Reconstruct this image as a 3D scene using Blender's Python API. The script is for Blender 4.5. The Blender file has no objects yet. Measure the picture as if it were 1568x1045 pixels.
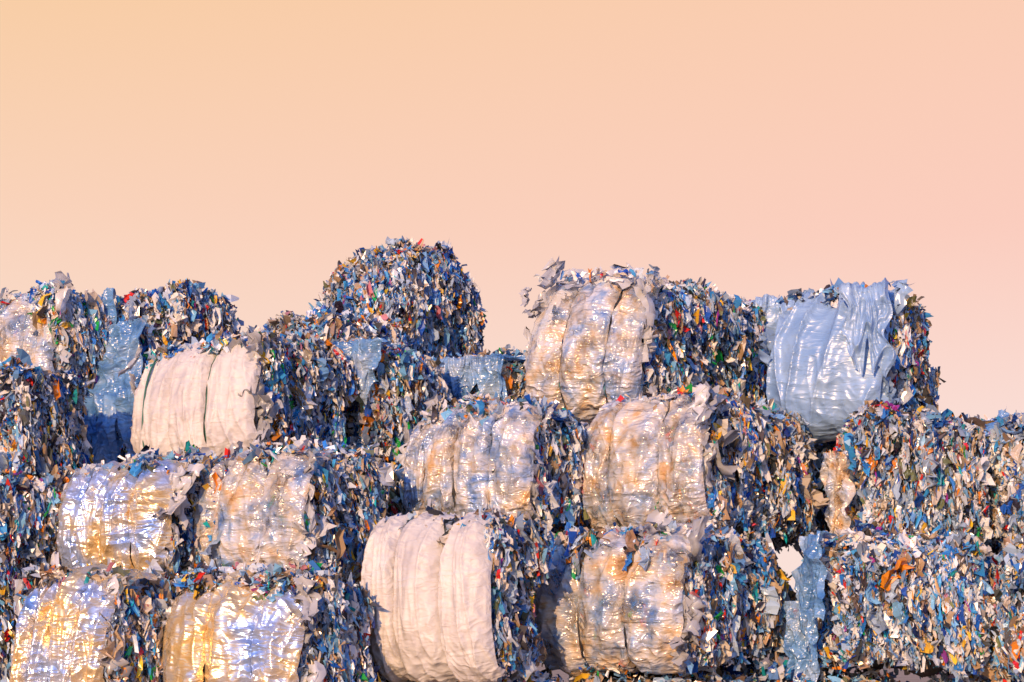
import bpy, math
import numpy as np
from mathutils import Vector
R=np.random.RandomState(7)
scene=bpy.context.scene
scene.view_settings.view_transform='Standard'
scene.view_settings.look='None'
scene.view_settings.exposure=0

# ---------------------------------------------------------------- materials
def newmat(name):
    m=bpy.data.materials.new(name); m.use_nodes=True
    nt=m.node_tree; nt.nodes.clear()
    return m,nt
def nd(nt,t,**k):
    n=nt.nodes.new(t)
    for a,b in k.items(): setattr(n,a,b)
    return n
def ramp(nt,stops,interp='LINEAR'):
    r=nd(nt,'ShaderNodeValToRGB'); cr=r.color_ramp; cr.interpolation=interp
    while len(cr.elements)<len(stops): cr.elements.new(0.5)
    for e,(p,c) in zip(cr.elements,stops):
        e.position=p; e.color=(c[0],c[1],c[2],1)
    return r
def mk_flake():
    m,nt=newmat('plastic_scrap'); L=nt.links.new
    at=nd(nt,'ShaderNodeAttribute',attribute_name='Col')
    p=nd(nt,'ShaderNodeBsdfPrincipled'); L(at.outputs['Color'],p.inputs['Base Color']); p.inputs['Roughness'].default_value=.22
    p.inputs['Specular IOR Level'].default_value=.8
    t=nd(nt,'ShaderNodeBsdfTranslucent'); L(at.outputs['Color'],t.inputs['Color'])
    mx=nd(nt,'ShaderNodeMixShader'); mx.inputs[0].default_value=.2
    L(p.outputs[0],mx.inputs[1]); L(t.outputs[0],mx.inputs[2])
    o=nd(nt,'ShaderNodeOutputMaterial'); L(mx.outputs[0],o.inputs[0]); return m
def mk_core():
    m,nt=newmat('shadow_dark_core'); L=nt.links.new
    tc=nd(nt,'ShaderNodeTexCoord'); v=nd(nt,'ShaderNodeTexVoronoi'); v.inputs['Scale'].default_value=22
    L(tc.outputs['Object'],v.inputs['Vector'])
    hs=nd(nt,'ShaderNodeHueSaturation'); hs.inputs['Saturation'].default_value=.5; hs.inputs['Value'].default_value=.05  # near-black core colour paints in the shadow of gaps between flakes
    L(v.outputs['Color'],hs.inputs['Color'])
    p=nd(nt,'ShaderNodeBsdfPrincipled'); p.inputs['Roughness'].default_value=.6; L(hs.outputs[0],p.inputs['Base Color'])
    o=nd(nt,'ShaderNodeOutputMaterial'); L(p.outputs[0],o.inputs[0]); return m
def mk_wrap(name,stops,nscale,rough,metal,bump,wr_scale,transl,see=0.0,ndet=3,fine=(.5,.2)):
    m,nt=newmat(name); L=nt.links.new
    tc=nd(nt,'ShaderNodeTexCoord')
    oi=nd(nt,'ShaderNodeObjectInfo')
    ad=nd(nt,'ShaderNodeVectorMath',operation='ADD'); sc=nd(nt,'ShaderNodeVectorMath',operation='SCALE')
    cx=nd(nt,'ShaderNodeCombineXYZ')
    for i in range(3): L(oi.outputs['Random'],cx.inputs[i])
    L(cx.outputs[0],sc.inputs[0]); sc.inputs['Scale'].default_value=37
    L(tc.outputs['Object'],ad.inputs[0]); L(sc.outputs[0],ad.inputs[1])
    n1=nd(nt,'ShaderNodeTexNoise'); n1.inputs['Scale'].default_value=nscale; n1.inputs['Detail'].default_value=ndet; n1.inputs['Roughness'].default_value=.6; n1.inputs['Distortion'].default_value=.3
    L(ad.outputs[0],n1.inputs['Vector'])
    r=ramp(nt,stops); L(n1.outputs[0],r.inputs[0])
    mp=nd(nt,'ShaderNodeMapping'); mp.inputs['Rotation'].default_value=(0,.45,0); mp.inputs['Scale'].default_value=(.4,1,1.4)
    L(ad.outputs[0],mp.inputs['Vector'])
    hs=[]
    for s,k in ((wr_scale,1.),(wr_scale*2.3,fine[0]),(wr_scale*5,fine[1])):
        n2=nd(nt,'ShaderNodeTexNoise'); n2.inputs['Scale'].default_value=s; n2.inputs['Detail'].default_value=1; n2.inputs['Distortion'].default_value=.8
        L(mp.outputs[0],n2.inputs['Vector'])
        a=nd(nt,'ShaderNodeMath',operation='SUBTRACT'); L(n2.outputs[0],a.inputs[0]); a.inputs[1].default_value=.5
        b=nd(nt,'ShaderNodeMath',operation='ABSOLUTE'); L(a.outputs[0],b.inputs[0])
        c=nd(nt,'ShaderNodeMath',operation='MULTIPLY'); L(b.outputs[0],c.inputs[0]); c.inputs[1].default_value=k; hs.append(c)
    s0=hs[0]
    for h_ in hs[1:]:
        sm=nd(nt,'ShaderNodeMath',operation='ADD'); L(s0.outputs[0],sm.inputs[0]); L(h_.outputs[0],sm.inputs[1]); s0=sm
    bp=nd(nt,'ShaderNodeBump'); bp.inputs['Strength'].default_value=bump; bp.inputs['Distance'].default_value=.12; bp.invert=True
    L(s0.outputs[0],bp.inputs['Height'])
    p=nd(nt,'ShaderNodeBsdfPrincipled'); p.inputs['Roughness'].default_value=rough; p.inputs['Metallic'].default_value=metal
    if rough<.4: p.inputs['Specular IOR Level'].default_value=1.0
    L(r.outputs[0],p.inputs['Base Color']); L(bp.outputs[0],p.inputs['Normal'])
    t=nd(nt,'ShaderNodeBsdfTranslucent'); L(r.outputs[0],t.inputs['Color']); L(bp.outputs[0],t.inputs['Normal'])
    mx=nd(nt,'ShaderNodeMixShader'); mx.inputs[0].default_value=transl
    L(p.outputs[0],mx.inputs[1]); L(t.outputs[0],mx.inputs[2])
    out=mx
    if see>0:
        n3=nd(nt,'ShaderNodeTexNoise'); n3.inputs['Scale'].default_value=3.0; n3.inputs['Detail'].default_value=3; n3.inputs['Roughness'].default_value=.6
        L(ad.outputs[0],n3.inputs['Vector'])
        mr=nd(nt,'ShaderNodeMapRange'); mr.inputs[1].default_value=.42; mr.inputs[2].default_value=.66; mr.inputs[4].default_value=see; L(n3.outputs[0],mr.inputs[0])
        tr=nd(nt,'ShaderNodeBsdfTransparent')
        m3=nd(nt,'ShaderNodeMixShader'); L(mr.outputs[0],m3.inputs[0]); L(mx.outputs[0],m3.inputs[1]); L(tr.outputs[0],m3.inputs[2]); out=m3
    o=nd(nt,'ShaderNodeOutputMaterial'); L(out.outputs[0],o.inputs[0]); return m
def mk_plain(name,c,rough=.5):
    m,nt=newmat(name); L=nt.links.new
    tc=nd(nt,'ShaderNodeTexCoord'); n=nd(nt,'ShaderNodeTexNoise'); n.inputs['Scale'].default_value=20; L(tc.outputs['Object'],n.inputs['Vector'])
    r=ramp(nt,[(.3,[x*.7 for x in c]),(.7,c)]); L(n.outputs[0],r.inputs[0])
    p=nd(nt,'ShaderNodeBsdfPrincipled'); p.inputs['Roughness'].default_value=rough; L(r.outputs[0],p.inputs['Base Color'])
    o=nd(nt,'ShaderNodeOutputMaterial'); L(p.outputs[0],o.inputs[0]); return m
M_FL=mk_flake(); M_CORE=mk_core()
MW={
 'fabric':mk_wrap('white_woven_fabric',[(.3,(.52,.48,.47)),(.5,(.64,.60,.57)),(.75,(.70,.67,.64))],3,.5,0,.4,3.2,.10),
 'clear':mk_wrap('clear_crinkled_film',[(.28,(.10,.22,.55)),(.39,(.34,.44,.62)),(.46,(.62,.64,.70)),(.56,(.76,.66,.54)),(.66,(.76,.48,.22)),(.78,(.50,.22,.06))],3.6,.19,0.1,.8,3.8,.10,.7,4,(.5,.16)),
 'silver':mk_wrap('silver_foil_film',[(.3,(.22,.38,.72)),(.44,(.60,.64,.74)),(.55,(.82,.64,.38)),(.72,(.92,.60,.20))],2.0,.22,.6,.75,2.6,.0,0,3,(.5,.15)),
 'blue':mk_wrap('blue_tinted_film',[(.3,(.04,.17,.48)),(.5,(.16,.34,.62)),(.7,(.42,.54,.70))],2.5,.24,0,.7,3.2,.15,.3),
 'tarp':mk_wrap('pale_blue_tarpaulin',[(.3,(.18,.32,.58)),(.5,(.26,.41,.66)),(.7,(.36,.51,.72))],2,.36,0,.5,2.4,.12),
}
M_ST={'dark':mk_plain('dark_strap',(.03,.03,.035)),'green':mk_plain('green_cord',(.03,.14,.10)),'pale':mk_plain('pale_strap',(.55,.55,.55))}

# ---------------------------------------------------------------- mesh helpers
def mesh_obj(name,V,F,mat,parent=None,col=None,smooth=False):
    me=bpy.data.meshes.new(name)
    V=np.asarray(V,dtype=np.float32); F=np.asarray(F,dtype=np.int32)
    me.vertices.add(len(V)); me.vertices.foreach_set('co',V.ravel())
    k=F.shape[1]
    me.loops.add(F.size); me.loops.foreach_set('vertex_index',F.ravel())
    me.polygons.add(len(F)); me.polygons.foreach_set('loop_start',np.arange(0,F.size,k,dtype=np.int32))
    me.update(calc_edges=True)
    me.polygons.foreach_set('use_smooth',np.full(len(F),smooth))
    if col is not None:
        at=me.color_attributes.new('Col','FLOAT_COLOR','POINT')
        at.data.foreach_set('color',np.asarray(col,dtype=np.float32).ravel())
    me.materials.append(mat)
    ob=bpy.data.objects.new(name,me); scene.collection.objects.link(ob)
    if parent is not None: ob.parent=parent
    return ob
def grid_faces(nu,nv):
    i,j=np.meshgrid(np.arange(nv-1),np.arange(nu-1),indexing='ij')
    a=(i*nu+j).ravel(); return np.stack([a,a+1,a+nu+1,a+nu],1)
def nrm(a): return a/np.maximum(np.linalg.norm(a,axis=1,keepdims=True),1e-9)
LAT=R.rand(256,256)
def vnoise(x,y,seed=0):
    x=np.asarray(x)+seed*17.3; y=np.asarray(y)+seed*31.7
    xi=np.floor(x).astype(int); yi=np.floor(y).astype(int); fx=x-xi; fy=y-yi
    fx=fx*fx*(3-2*fx); fy=fy*fy*(3-2*fy)
    g=lambda a,b: LAT[a%256,b%256]
    return (g(xi,yi)*(1-fx)+g(xi+1,yi)*fx)*(1-fy)+(g(xi,yi+1)*(1-fx)+g(xi+1,yi+1)*fx)*fy
PAL=np.array([
 (.84,.84,.84),(.62,.68,.76),(.86,.81,.73),(.42,.54,.70),(.28,.37,.49),(.70,.61,.50),
 (.17,.36,.65),(.04,.22,.66),(.015,.09,.44),(.06,.35,.72),(.21,.48,.73),(.01,.04,.15),
 (.02,.02,.03),(.05,.05,.06),(.09,.085,.09),(.20,.15,.10),(.44,.29,.16),(.58,.41,.24),
 (.84,.28,.02),(.86,.52,.04),(.72,.03,.02),(.02,.42,.08),(.32,.04,.32),(.02,.40,.42),(.55,.22,.26),(.20,.22,.10)])
PW=np.array([12,11,8,10,8,7.5, 8,5.5,4.5,5.5,7,6, 6,6,6,6.5,6,5.5, 3.3,2.5,2.1,1.5,.7,1.6,1.0,2.0])
def colors(n,tint=0):
    w=PW.copy()
    if tint=='blue': w[6:11]*=1.6; w[3]*=1.5
    if tint=='warm': w[14:20]*=1.8
    if tint=='pale': w[0:6]*=2.0; w[11:16]*=.5
    if tint=='dark': w[11:16]*=1.4; w[0:3]*=.8
    w=w/w.sum()
    c=PAL[R.choice(len(PAL),n,p=w)]
    return np.clip(c*R.uniform(.78,1.12,(n,1))+R.uniform(-.01,.01,(n,3)),.005,.9)
def flake_geo(P,Nf,D,ln,wd,col,nu=3,nv=4,curl=.25,jit=.27):
    n=len(P)
    Nf=nrm(Nf); D=nrm(D-Nf*np.sum(D*Nf,1,keepdims=True)); B=np.cross(D,Nf)
    s=np.linspace(-.5,.5,nu)[None,None,:]; t=np.linspace(-.5,.5,nv)[None,:,None]
    prof=R.uniform(.65,1.15,(n,nv,1)); prof[:,0]*=R.uniform(.35,1,(n,1)); prof[:,-1]*=R.uniform(.3,.95,(n,1))
    sh=R.uniform(-.3,.3,(n,nv,1))
    a=(s*prof+sh)*wd[:,None,None]+R.uniform(-.12,.12,(n,nv,nu))*wd[:,None,None]
    b=t*ln[:,None,None]+R.uniform(-.08,.08,(n,nv,nu))*ln[:,None,None]
    cu=R.normal(0,curl,(n,1,1)); cv=R.normal(0,curl*1.6,(n,1,1))
    c=cu*ln[:,None,None]*(t**2)*2+cv*wd[:,None,None]*(s**2)*3+R.uniform(-jit,jit,(n,nv,nu))*wd[:,None,None]
    V=P[:,None,None,:]+B[:,None,None,:]*a[...,None]+D[:,None,None,:]*b[...,None]+Nf[:,None,None,:]*c[...,None]
    F=grid_faces(nu,nv)[None]+(np.arange(n)*nu*nv)[:,None,None]
    C=np.ones((n,nu*nv,4)); C[:,:,:3]=col[:,None,:]
    return V.reshape(-1,3),F.reshape(-1,4),C.reshape(-1,4)
def merge(parts):
    Vs,Fs,Cs=[],[],[]; o=0
    for v,f,c in parts:
        Vs.append(v); Fs.append(f+o); Cs.append(c); o+=len(v)
    return np.concatenate(Vs),np.concatenate(Fs),np.concatenate(Cs)

# ---------------------------------------------------------------- bale
class Shape:
    def __init__(s,w,L,h,k,ktop):
        s.H=np.array([w/2,L/2,h/2]); s.k=k; s.kt=ktop; s.ph=R.uniform(0,6,6)
    def surf(s,p):
        k=np.where(p[:,2:3]>0,s.kt,s.k)
        nr=(np.sum(np.abs(p)**k,1,keepdims=True))**(1/k)
        q=p/nr
        n=nrm(np.sign(q)*np.abs(q)**(k-1)/s.H)
        pos=q*s.H
        lump=.05*np.sin(pos[:,0]*4+s.ph[0]+2*np.sin(pos[:,2]*3+s.ph[3]))+.05*np.sin(pos[:,1]*4.5+s.ph[1]+pos[:,2]*3)+.03*np.sin(pos[:,2]*7+s.ph[2]+pos[:,1]*2)+.035*np.sin(pos[:,1]*11+s.ph[4]+pos[:,0]*9)
        return pos+n*lump[:,None],n
def sheets(e,specs,matkey,seed):
    # big crumpled film sheets hanging over a bale: (x,y,z of the top edge, width, height, yaw, length lying back over the top)
    Vs=[];Fs=[];o=0; nu,nv=60,70
    for q,(x,y,z,sw,shh,yaw,over) in enumerate(specs):
        U,T=np.meshgrid(np.linspace(-1,1,nu),np.linspace(0,1,nv)); sd=seed*7+q*3
        ed=.6+.75*vnoise(T*5,np.sign(U)*2,sd)
        X=U*sw/2*ed
        Zl=-(T*shh)*(.55+.8*vnoise(U*3,U*0,sd+1))
        d=-Zl-over
        Yl=np.where(d<0,-d,0.0); Zz=np.where(d<0,0,-d)
        r1=1-np.abs(2*vnoise(U*1.6+T*2.5,T*2.2-U*1.2,sd+2)-1); r2=1-np.abs(2*vnoise(U*4-T*4,T*5+U*3,sd+3)-1); r3=1-np.abs(2*vnoise(U*9+T*5,T*11-U*3,sd+6)-1)
        off=.10*r1**2+.04*r2**2+.012*r3+.08*vnoise(U*1.5,T*2,sd+5)
        Yl=Yl-off*.9; Zz=Zz+np.where(d<0,off*.6,0)
        c,s=math.cos(yaw),math.sin(yaw)
        Vs.append(np.stack([(x+X*c-Yl*s).ravel(),(y+X*s+Yl*c).ravel(),(z+Zz).ravel()],1)); Fs.append(grid_faces(nu,nv)+o); o+=nu*nv
    mesh_obj('loose_film_sheet',np.concatenate(Vs),np.concatenate(Fs),MW[matkey],e,smooth=True)
NB=0
def bale(corner,z0,z1,w,L,a,wrap=None,panels=3,cover=(.04,.96),dens=1.0,k=5.5,ktop=4.5,tint=0,strap='dark',bulge=.075,hang=18,tilt=2.5,wk=None,slope=.10,drape=None,dmat='blue'):
    global NB
    NB+=1
    ar=math.radians(a); h=z1-z0
    cx=corner[0]-math.cos(ar)*w/2+math.sin(ar)*L/2
    cy=corner[1]+math.sin(ar)*w/2+math.cos(ar)*L/2
    e=bpy.data.objects.new('plastic_waste_bale',None); scene.collection.objects.link(e)
    e.location=(cx,cy,(z0+z1)/2); e.rotation_euler=(math.radians(R.uniform(-1,1)*tilt),math.radians(R.uniform(-1,1)*tilt),-ar+math.radians(R.uniform(-1,1)*tilt))
    S=Shape(w,L,h,k,ktop)
    n=14; V=[];F=[]; o=0
    g=np.linspace(-1,1,n); U,W=np.meshgrid(g,g)
    for ax in range(3):
        for sg in (-1,1):
            p=np.zeros((n*n,3)); p[:,ax]=sg; p[:,(ax+1)%3]=U.ravel(); p[:,(ax+2)%3]=W.ravel()
            q,nn=S.surf(p); V.append(q-nn*.09); F.append(grid_faces(n,n)+o); o+=n*n
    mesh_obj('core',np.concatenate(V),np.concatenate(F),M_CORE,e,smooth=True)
    parts=[]
    y_ax=np.array([[0,1.,0]]); z_ax=np.array([[0,0,1.]])
    def scatter(ax,sg,area,rate,kind):
        n=int(area*rate*dens)
        if n<3: return
        p=R.uniform(-1,1,(n,3)); p[:,ax]=sg
        if kind=='front' and wrap:
            u=(p[:,0]+1)/2
            inside=(u>cover[0]+.03)&(u<cover[1]-.03)&(np.abs(p[:,2])<.90)
            keep=(~inside)|((R.rand(n)<.5) if wrap in('clear','blue') else False)
            p=p[keep]; n=len(p)
        if n<3: return
        pos,N=S.surf(p)
        rn=R.normal(0,1,(n,3))
        if kind=='side':
            bend=(vnoise(pos[:,1]*2.2,pos[:,2]*2.2,NB+40)-.42)[:,None]
            Nf=N*R.uniform(.0,1,(n,1))+y_ax*R.normal(-.15,.9,(n,1))+rn*.15
            D=-z_ax+N*R.normal(.16,.16,(n,1))+y_ax*(1.3*bend+R.normal(0,.16,(n,1)))+rn*.05
            ridge=(vnoise(pos[:,1]*13+pos[:,2]*2,pos[:,2]*2.5,NB+11)-.5)[:,None]
            lift=R.uniform(-.055,.015,(n,1))+R.exponential(.009,(n,1))+.10*ridge; base=.078
        elif kind=='top':
            Nf=N*R.uniform(.3,1,(n,1))+y_ax*R.normal(0,.6,(n,1))+rn*.35
            D=N*R.normal(.1,.28,(n,1))+rn*.7
            lift=R.exponential(.014,(n,1)); base=.085
        else:
            Nf=N*R.uniform(.3,1,(n,1))+rn*.4
            D=-z_ax+rn*.35
            lift=R.exponential(.01,(n,1))-.02; base=.09
            if wrap:
                u=(p[:,0]+1)/2
                ins=((u>cover[0]+.02)&(u<cover[1]-.02)&(np.abs(p[:,2])<.92))[:,None]
                lift=np.where(ins,-.03,lift)
        ln=np.clip(R.lognormal(math.log(base),.48,n),.028,.26); wd=ln*R.uniform(.14,.5,n)
        cl=colors(n,tint)
        g=vnoise(pos[:,0]*3+pos[:,1]*3,pos[:,2]*3,NB); cl=cl*(.66+.66*g[:,None])
        parts.append(flake_geo(pos+N*lift-N*.012,Nf,D,ln,wd,np.clip(cl,0,.88)))
        m=int(n*.04)
        if m>2:
            i=R.choice(n,m)
            l2=np.clip(R.lognormal(math.log(.15),.35,m),.1,.36); w2=l2*R.uniform(.25,.55,m)
            c2=colors(m,'pale')*.95
            up=.0 if kind!='top' else .025
            parts.append(flake_geo(pos[i]+N[i]*(up+lift[i]*.5),N[i]+y_ax*R.normal(0,.4,(m,1))+R.normal(0,.15,(m,3)),D[i]+R.normal(0,.2,(m,3)),l2,w2,c2,6,8,.3,.19))
    scatter(0,1,L*h,1800,'side')
    scatter(2,1,L*w,1050 ,'top')
    scatter(1,-1,w*h,1200,'front')
    scatter(0,-1,L*h,220,'side')
    scatter(1,1,w*h,100,'front')
    if wrap:
        for zz,cnt in ((h/2,32),(-h/2,16)):
            m=int(cnt*w); P=np.stack([R.uniform(-w/2,w/2,m),-L/2+.10+R.exponential(.07,m),np.full(m,zz)+R.normal(0,.02,m)-.03*np.abs(R.normal(0,1,m))*np.sign(zz)],1)
            ln=R.uniform(.06,.16,m); parts.append(flake_geo(P,R.normal(0,1,(m,3))+np.array([[0,-.6,.2]]),R.normal(0,1,(m,3))+np.array([[0,-.2,-.5]]),ln,ln*R.uniform(.3,.6,m),colors(m,'pale')))
    V,F,C=merge(parts)
    mesh_obj('shredded_plastic',V,F,M_FL,e,col=C)
    if drape: sheets(e,[(x*w/2,-L/2+dy,z*h/2,sw,sh,yw,ov) for (x,dy,z,sw,sh,yw,ov) in drape],dmat,NB)
    if wrap:
        u0=-w/2+cover[0]*w; u1=-w/2+cover[1]*w
        wts=R.uniform(.8,1.25,panels); edges=np.concatenate([[0],np.cumsum(wts)/wts.sum()])*(u1-u0)+u0
        A=min(.45,L*.42); yc=-L/2+A-.05
        nu,nv=48,130; kk=2.0/(wk or R.uniform(2.3,2.9))
        if panels==1: nu=120
        def prof(ph):
            c_,s_=np.cos(ph),np.sin(ph)
            return yc-A*np.sign(c_)*np.abs(c_)**kk, (h/2-.01)*np.sign(s_)*np.abs(s_)**kk
        def pillow(X,py,pz):
            q=np.abs((X-(u0+u1)/2)/((u1-u0)/2+.02)); q=np.clip(q,0,1.1)
            return py+.10*q**3+slope*(pz/h), pz*(1-.10*q**3)
        Vs=[];Fs=[];o=0
        lean=R.uniform(-.09,.09)
        fab=.55 if wrap=='fabric' else (.45 if wrap=='tarp' else 1.1)
        for pi in range(panels):
            ea,eb=edges[pi],edges[pi+1]
            sd=NB*5+pi; asp=1.6 if panels==1 else 1
            U,VV=np.meshgrid(np.linspace(-1,1,nu),np.linspace(0,1,nv))
            tt=84+R.uniform(-6,8)+14*(vnoise(U*2.5*asp,U*0,sd+7)-.5); tb=-84+R.uniform(-8,6)+16*(vnoise(U*2.5*asp,U*0+9,sd+8)-.5)
            PH=np.radians(tt+(tb-tt)*VV)
            py,pz=prof(PH); vv=VV
            oy=-np.cos(PH); oz=np.sin(PH)
            edge=np.sqrt(np.clip(1-np.abs(U)**2.4,0,1))
            wid=1-.08*np.abs(2*vv-1)**2+.10*(vnoise(vv*3,U*0,sd+9)-.5)
            b=bulge*edge*(.65+.7*vnoise(vv*2.2,U*.8,sd))*(.85+.35*np.sin(np.pi*np.clip(vv,0,1)**.7))
            Ua=U*asp
            rd=1-np.abs(2*vnoise(vv*7+Ua*1.3,Ua*1.3+vv*2,sd+1)-1)
            rd2=1-np.abs(2*vnoise(vv*18-Ua*2,Ua*2.4+vv*4,sd+2)-1)
            rd3=vnoise(vv*3.5+Ua,Ua*1.6,sd+3)-.5
            pull=.35+.65*np.abs(U)
            b=b+fab*(.045*rd**2*pull+.018*rd2**2+.08*rd3*edge)
            if wrap in('fabric','tarp'):
                f2=1-np.abs(2*vnoise(vv*2.2+Ua*1.4,Ua*1.6-vv*2.4,sd+5)-1)
                f3=1-np.abs(2*vnoise(vv*3.5-Ua*1.8,Ua*2.4+vv*1.5,sd+6)-1)
                b=b+(.08 if wrap=='tarp' else .03)*f2**5+.025*f3**4
            X=(ea+eb)/2+U*(eb-ea)/2*wid+lean*pz+.012*(vnoise(vv*9,U*1.,sd+4)-.5)
            py,pz=pillow(X-lean*pz,py,pz)
            Y=py+oy*b; Z=pz+oz*b*.8
            Vs.append(np.stack([X.ravel(),Y.ravel(),Z.ravel()],1)); Fs.append(grid_faces(nu,nv)+o); o+=nu*nv
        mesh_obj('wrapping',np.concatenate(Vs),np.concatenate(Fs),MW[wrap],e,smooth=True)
        Vs=[];Fs=[];o=0
        inner=list(edges[1:-1]); lines=list(inner)
        if strap=='green': lines+=[edges[0]+.45*(edges[1]-edges[0])]
        for xe in lines:
            onp=xe not in inner
            ph=np.radians(np.linspace(84,-86,90)); py,pz=prof(ph)
            py,pz=pillow(np.full(90,xe),py,pz)
            rr=.0095; m=6
            an=np.linspace(0,2*np.pi,m,endpoint=False)
            off=.018+(bulge*1.15 if onp else 0)
            base=np.stack([xe+lean*pz+.008*np.sin(np.linspace(0,9,90)),py-np.cos(ph)*off,pz+np.sin(ph)*off],1)
            ring=base[:,None,:]+rr*(np.cos(an)[None,:,None]*np.array([1,0,0])+np.sin(an)[None,:,None]*np.stack([np.zeros(90),-np.cos(ph),np.sin(ph)],1)[:,None,:])
            Vs.append(ring.reshape(-1,3))
            i,j=np.meshgrid(np.arange(89),np.arange(m),indexing='ij'); i=i.ravel(); j=j.ravel(); j2=(j+1)%m
            Fs.append(np.stack([i*m+j,i*m+j2,(i+1)*m+j2,(i+1)*m+j],1)+o); o+=90*m
        if Vs: mesh_obj('straps',np.concatenate(Vs),np.concatenate(Fs),M_ST[strap],e,smooth=True)
        m=hang
        if m:
            z=R.uniform(-h/2,h/2,m)*.9; side=R.choice([0,1],m)
            x=np.where(side==0,u0,u1)+R.normal(0,.04,m)
            top=R.rand(m)<.35; z=np.where(top,h/2*.95,z); x=np.where(top,R.uniform(u0,u1,m),x)
            P=np.stack([x,np.full(m,-L/2+.06),z],1); P[:,1]+=np.where(np.abs(z)>h*.4,.17,0)
            l2=R.uniform(.18,.5,m); w2=l2*R.uniform(.25,.5,m)
            Nn=np.tile([[0,-1.,0]],(m,1))+R.normal(0,.4,(m,3)); D=np.tile([[0,0,-1.]],(m,1))+R.normal(0,.3,(m,3))
            Nn[top]+=np.array([[0,0,1.2]]); D[top]=np.array([[0,-1.,-.6]])+R.normal(0,.4,(int(top.sum()),3))
            base={'tarp':(.28,.42,.64),'blue':(.2,.36,.62)}.get(wrap,(.60,.60,.62))
            V,F,C=flake_geo(P,Nn,D,l2,w2,np.clip(np.array([base])*R.uniform(.6,1.1,(m,1)),0,.88),7,11,.3,.09)
            mesh_obj('torn_film',V,F,M_FL,e,col=C,smooth=True)
    return e

a=35
# first level (front)
bale((1.54,17.0),1.28,2.50,1.66,2.17,a,'clear',3,(.02,.96))
bale((2.87,17.3),1.22,2.42,1.0,1.6,75,None,drape=[(.1,0,.95,.5,1.0,0,.1),(-.4,.02,.1,.4,.8,.2,0)],tint='blue')
bale((4.50,17.35),1.22,2.40,1.0,1.5,76,None,tint='blue')
bale((-.158,16.6),1.25,2.57,1.38,.85,a,'fabric',3,(0,1.0),strap='dark',hang=4,bulge=.11)
bale((-1.748,16.2),.82,2.06,1.50,1.0,a,'silver',3,(.0,.98))
bale((-3.37,16.6),.85,2.10,1.15,1.1,a,'silver',4,(.02,.98),tint='warm')
# second level
bale((1.836,18.0),2.50,3.76,1.42,2.4,a,'clear',3,(.02,.95),tint='warm')
bale((3.25,18.3),2.42,3.62,.96,1.3,78,None,drape=[(.1,.0,.45,.5,.7,0,.0)],dmat='clear')
bale((4.62,18.3),2.40,3.5,1.0,1.6,76,None,tint='pale')
bale((.183,18.0),2.55,3.66,1.44,.95,a,'clear',4,(.0,.98))
bale((-1.753,17.3),2.02,3.20,1.42,1.3,a,'clear',3,(.02,.98))
bale((-3.02,17.7),2.06,3.12,1.47,.95,a,'silver',4,(.02,.98))
bale((-4.63,18.0),1.9,3.0,1.3,1.15,a,None,tint='dark')
# third level
bale((-2.43,18.8),3.15,4.40,1.6,1.5,a,'fabric',3,(.0,.98),strap='green',slope=.2)
bale((-1.27,20.0),3.30,4.48,1.3,1.24,a,None,drape=[(-.4,-.02,1,.8,1.0,.1,.35),(.5,0,1.0,.7,.7,-.1,.3)])
bale((-4.58,18.5),3.0,4.11,1.3,1.1,a,None,tint='dark')
bale((-3.6,20.3),2.85,4.0,1.3,1.1,a,None,drape=[(-.4,-.04,1,1.1,1.5,.1,.1),(.45,-.02,1.0,1.0,1.4,-.1,.1)])
bale((.04,21.0),3.25,4.45,1.2,1.2,a,None,drape=[(-.4,-.02,1,.8,1.0,.1,.35),(.4,0,1.0,.8,.9,-.1,.4)])
bale((1.285,19.5),3.75,5.20,1.45,3.5,a,'clear',3,(.02,.95),k=6,ktop=2.8,wk=2.1,slope=.34)
bale((3.60,19.3),3.60,4.98,1.22,1.55,a,'tarp',1,(.0,1.0),k=6,ktop=3.0,bulge=.08,tint='warm',slope=.2,drape=[(.80,-.06,.9,.45,.9,.4,.2)],dmat='tarp',tilt=0)
bale((3.2,21.6),3.8,5.15,1.2,1.0,a,None,k=4,ktop=3.0,drape=[(-.4,-.02,1,.8,1.0,.1,.35),(.4,0,1.0,.8,.9,-.1,.4)],dmat='tarp')
# top level
bale((-4.67,20.5),4.0,5.12,1.25,1.0,a,'clear',3,(.05,.95),tint='pale')
bale((-3.55,20.5),4.0,5.2,1.3,1.2,a,None,ktop=3.4,tint='blue',drape=[(-.75,-.02,.8,.7,1.0,.2,.2),(.3,-.03,.35,.7,1.0,-.1,.0),(-.2,-.06,-.3,1.0,.9,.1,0)])
bale((-2.07,21.5),4.0,5.10,1.1,1.7,a,None,ktop=3.4)
bale((-1.36,23.0),4.65,6.22,1.45,2.0,a,None,tint='blue',k=4.5,ktop=2.2,tilt=0)
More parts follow.
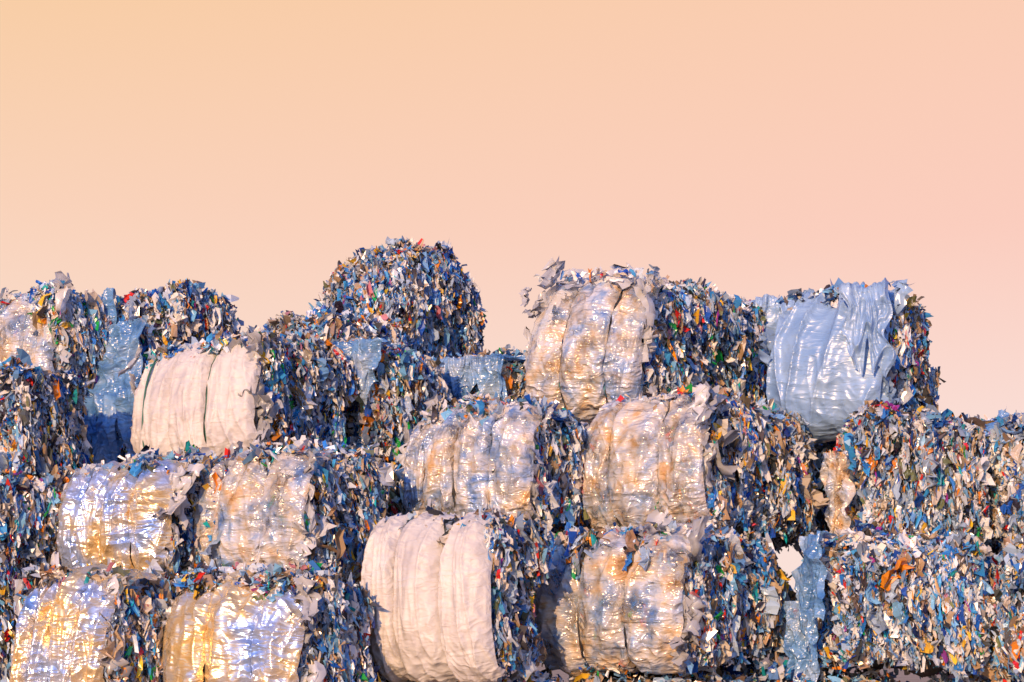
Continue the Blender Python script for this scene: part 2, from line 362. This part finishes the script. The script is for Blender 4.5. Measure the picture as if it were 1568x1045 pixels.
# supporting bales lower down and behind
F_=dict(dens=.22)
for (c,z0,z1,w,L) in [
  ((1.54,17.0),.03,1.26,1.61,2.1),((2.95,17.3),.03,1.22,1.3,2.0),((4.9,17.4),.03,1.22,1.5,1.6),
  ((-.15,16.7),.03,1.24,1.3,1.4),((-1.75,16.3),.03,.83,1.41,1.3),((-3.37,16.6),.03,.85,1.2,1.3),
  ((-4.63,18.0),.9,1.9,1.3,1.2),((-3.1,17.7),.9,2.04,1.4,1.6),((-1.75,17.6),.8,2.0,1.4,1.8),((.2,18.2),1.27,2.5,1.3,1.3),
  ((-2.4,18.9),2.0,3.14,1.5,1.6),((-1.2,20),2.1,3.3,1.4,1.4),((0,19.8),2.5,3.45,1.4,1.4),((-.3,19.0),2.4,3.3,1.3,1.3),
  ((1.3,19.6),2.5,3.74,1.3,2.6),((3.65,19.7),2.4,3.6,1.5,2.0),((5.2,19.9),2.3,3.35,1.5,1.6),
  ((-4.6,20.5),2.8,4.0,1.3,1.2),((-2.0,21.4),2.9,4.0,1.3,1.7),((-1.3,23),3.4,4.65,1.4,2.0),((.3,22.6),3.2,4.3,1.4,1.6),((1.8,22.5),3.2,4.3,1.4,1.6),((3.3,21.6),2.6,3.8,1.4,1.4)]:
    bale(c,z0,z1,w,L,a,None,tint=0,**F_)
# far row at right
for i in range(4):
    bale((6.6+i*1.7,30+.2*i),3.6,4.75+.08*(i%2),1.6,1.6,a,'blue' if i%2 else None,1,dens=.5,tint='pale')

# ---------------------------------------------------------------- ground
g=np.concatenate([-np.geomspace(2000,8,20),np.linspace(-7,7,20),np.geomspace(8,2000,20)])
U,W=np.meshgrid(g,g)
Z=np.where(np.hypot(U,W)<60,.03*(vnoise(U*.6,W*.6,3)-.5),0)
m,nt=newmat('dusty_ground'); L=nt.links.new
tc=nd(nt,'ShaderNodeTexCoord'); n1=nd(nt,'ShaderNodeTexNoise'); n1.inputs['Scale'].default_value=1.3; n1.inputs['Detail'].default_value=9
L(tc.outputs['Object'],n1.inputs['Vector']); r=ramp(nt,[(.3,(.34,.23,.14)),(.7,(.50,.36,.22))]); L(n1.outputs[0],r.inputs[0])
p=nd(nt,'ShaderNodeBsdfPrincipled'); p.inputs['Roughness'].default_value=.9; L(r.outputs[0],p.inputs['Base Color'])
o=nd(nt,'ShaderNodeOutputMaterial'); L(p.outputs[0],o.inputs[0])
mesh_obj('ground',np.stack([U.ravel(),W.ravel(),Z.ravel()],1),grid_faces(60,60),m,smooth=True)

# ---------------------------------------------------------------- world & sun
EL,AZ=math.radians(15),math.radians(180+22)
w=bpy.data.worlds.new('World'); scene.world=w; w.use_nodes=True
nt=w.node_tree; nt.nodes.clear(); L=nt.links.new
sky=nd(nt,'ShaderNodeTexSky'); sky.sky_type='NISHITA'; sky.sun_disc=False; sky.sun_elevation=EL; sky.sun_rotation=AZ
tc=nd(nt,'ShaderNodeTexCoord'); sp=nd(nt,'ShaderNodeSeparateXYZ'); L(tc.outputs['Generated'],sp.inputs[0])
rl=ramp(nt,[(0,(.95,.76,.68)),(.10,(.945,.735,.635)),(.20,(.950,.650,.49)),(.32,(.935,.605,.345))]); L(sp.outputs[2],rl.inputs[0])
rr=ramp(nt,[(0,(.96,.76,.70)),(.10,(.955,.72,.66)),(.19,(.965,.61,.52)),(.32,(.955,.605,.445))]); L(sp.outputs[2],rr.inputs[0])
mr=nd(nt,'ShaderNodeMapRange'); mr.inputs[1].default_value=-.26; mr.inputs[2].default_value=.26; L(sp.outputs[0],mr.inputs[0])
mx=nd(nt,'ShaderNodeMixRGB'); L(mr.outputs[0],mx.inputs[0]); L(rl.outputs[0],mx.inputs[1]); L(rr.outputs[0],mx.inputs[2])
sc=nd(nt,'ShaderNodeVectorMath',operation='SCALE'); sc.inputs['Scale'].default_value=1/.12; L(mx.outputs[0],sc.inputs[0])
up=nd(nt,'ShaderNodeMapRange'); up.interpolation_type='SMOOTHSTEP'; up.inputs[1].default_value=.33; up.inputs[2].default_value=.55; up.inputs[3].default_value=1; up.inputs[4].default_value=0; L(sp.outputs[2],up.inputs[0])
az=nd(nt,'ShaderNodeMapRange'); az.interpolation_type='SMOOTHSTEP'; az.inputs[1].default_value=.3; az.inputs[2].default_value=.85; L(sp.outputs[1],az.inputs[0])
mk=nd(nt,'ShaderNodeMath',operation='MULTIPLY'); L(up.outputs[0],mk.inputs[0]); L(az.outputs[0],mk.inputs[1])
tint=nd(nt,'ShaderNodeMixRGB',blend_type='MULTIPLY'); tint.inputs[0].default_value=1; tint.inputs[2].default_value=(.65,1.2,2.4,1); L(sky.outputs[0],tint.inputs[1])
# orange glow added low behind the camera for golden reflections on the film
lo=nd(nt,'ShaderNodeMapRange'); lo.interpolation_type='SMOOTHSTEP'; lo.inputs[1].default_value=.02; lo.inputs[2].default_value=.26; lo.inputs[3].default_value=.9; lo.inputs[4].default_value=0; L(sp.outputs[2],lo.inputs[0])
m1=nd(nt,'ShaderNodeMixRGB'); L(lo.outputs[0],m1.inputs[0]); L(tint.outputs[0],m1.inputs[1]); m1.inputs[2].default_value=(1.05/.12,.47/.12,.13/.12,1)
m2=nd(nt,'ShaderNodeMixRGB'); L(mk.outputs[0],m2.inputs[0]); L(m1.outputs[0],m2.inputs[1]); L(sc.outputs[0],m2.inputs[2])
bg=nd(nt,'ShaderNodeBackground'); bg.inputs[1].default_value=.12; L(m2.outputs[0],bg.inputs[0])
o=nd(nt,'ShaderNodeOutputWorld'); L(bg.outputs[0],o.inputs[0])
sl=bpy.data.lights.new('sun','SUN'); sl.energy=5.0; sl.angle=math.radians(.5); sl.color=(1,.59,.28)
so=bpy.data.objects.new('sun',sl); scene.collection.objects.link(so)
d=Vector((math.sin(AZ)*math.cos(EL),math.cos(AZ)*math.cos(EL),math.sin(EL)))
so.rotation_euler=d.to_track_quat('Z','Y').to_euler(); so.location=d*40

cam=bpy.data.cameras.new('camera'); co=bpy.data.objects.new('camera',cam); scene.collection.objects.link(co)
co.location=(0,0,1.7); co.rotation_euler=(math.radians(90),0,0)
cam.lens=70; cam.sensor_width=36; cam.shift_y=.275; cam.clip_end=5000
scene.camera=co
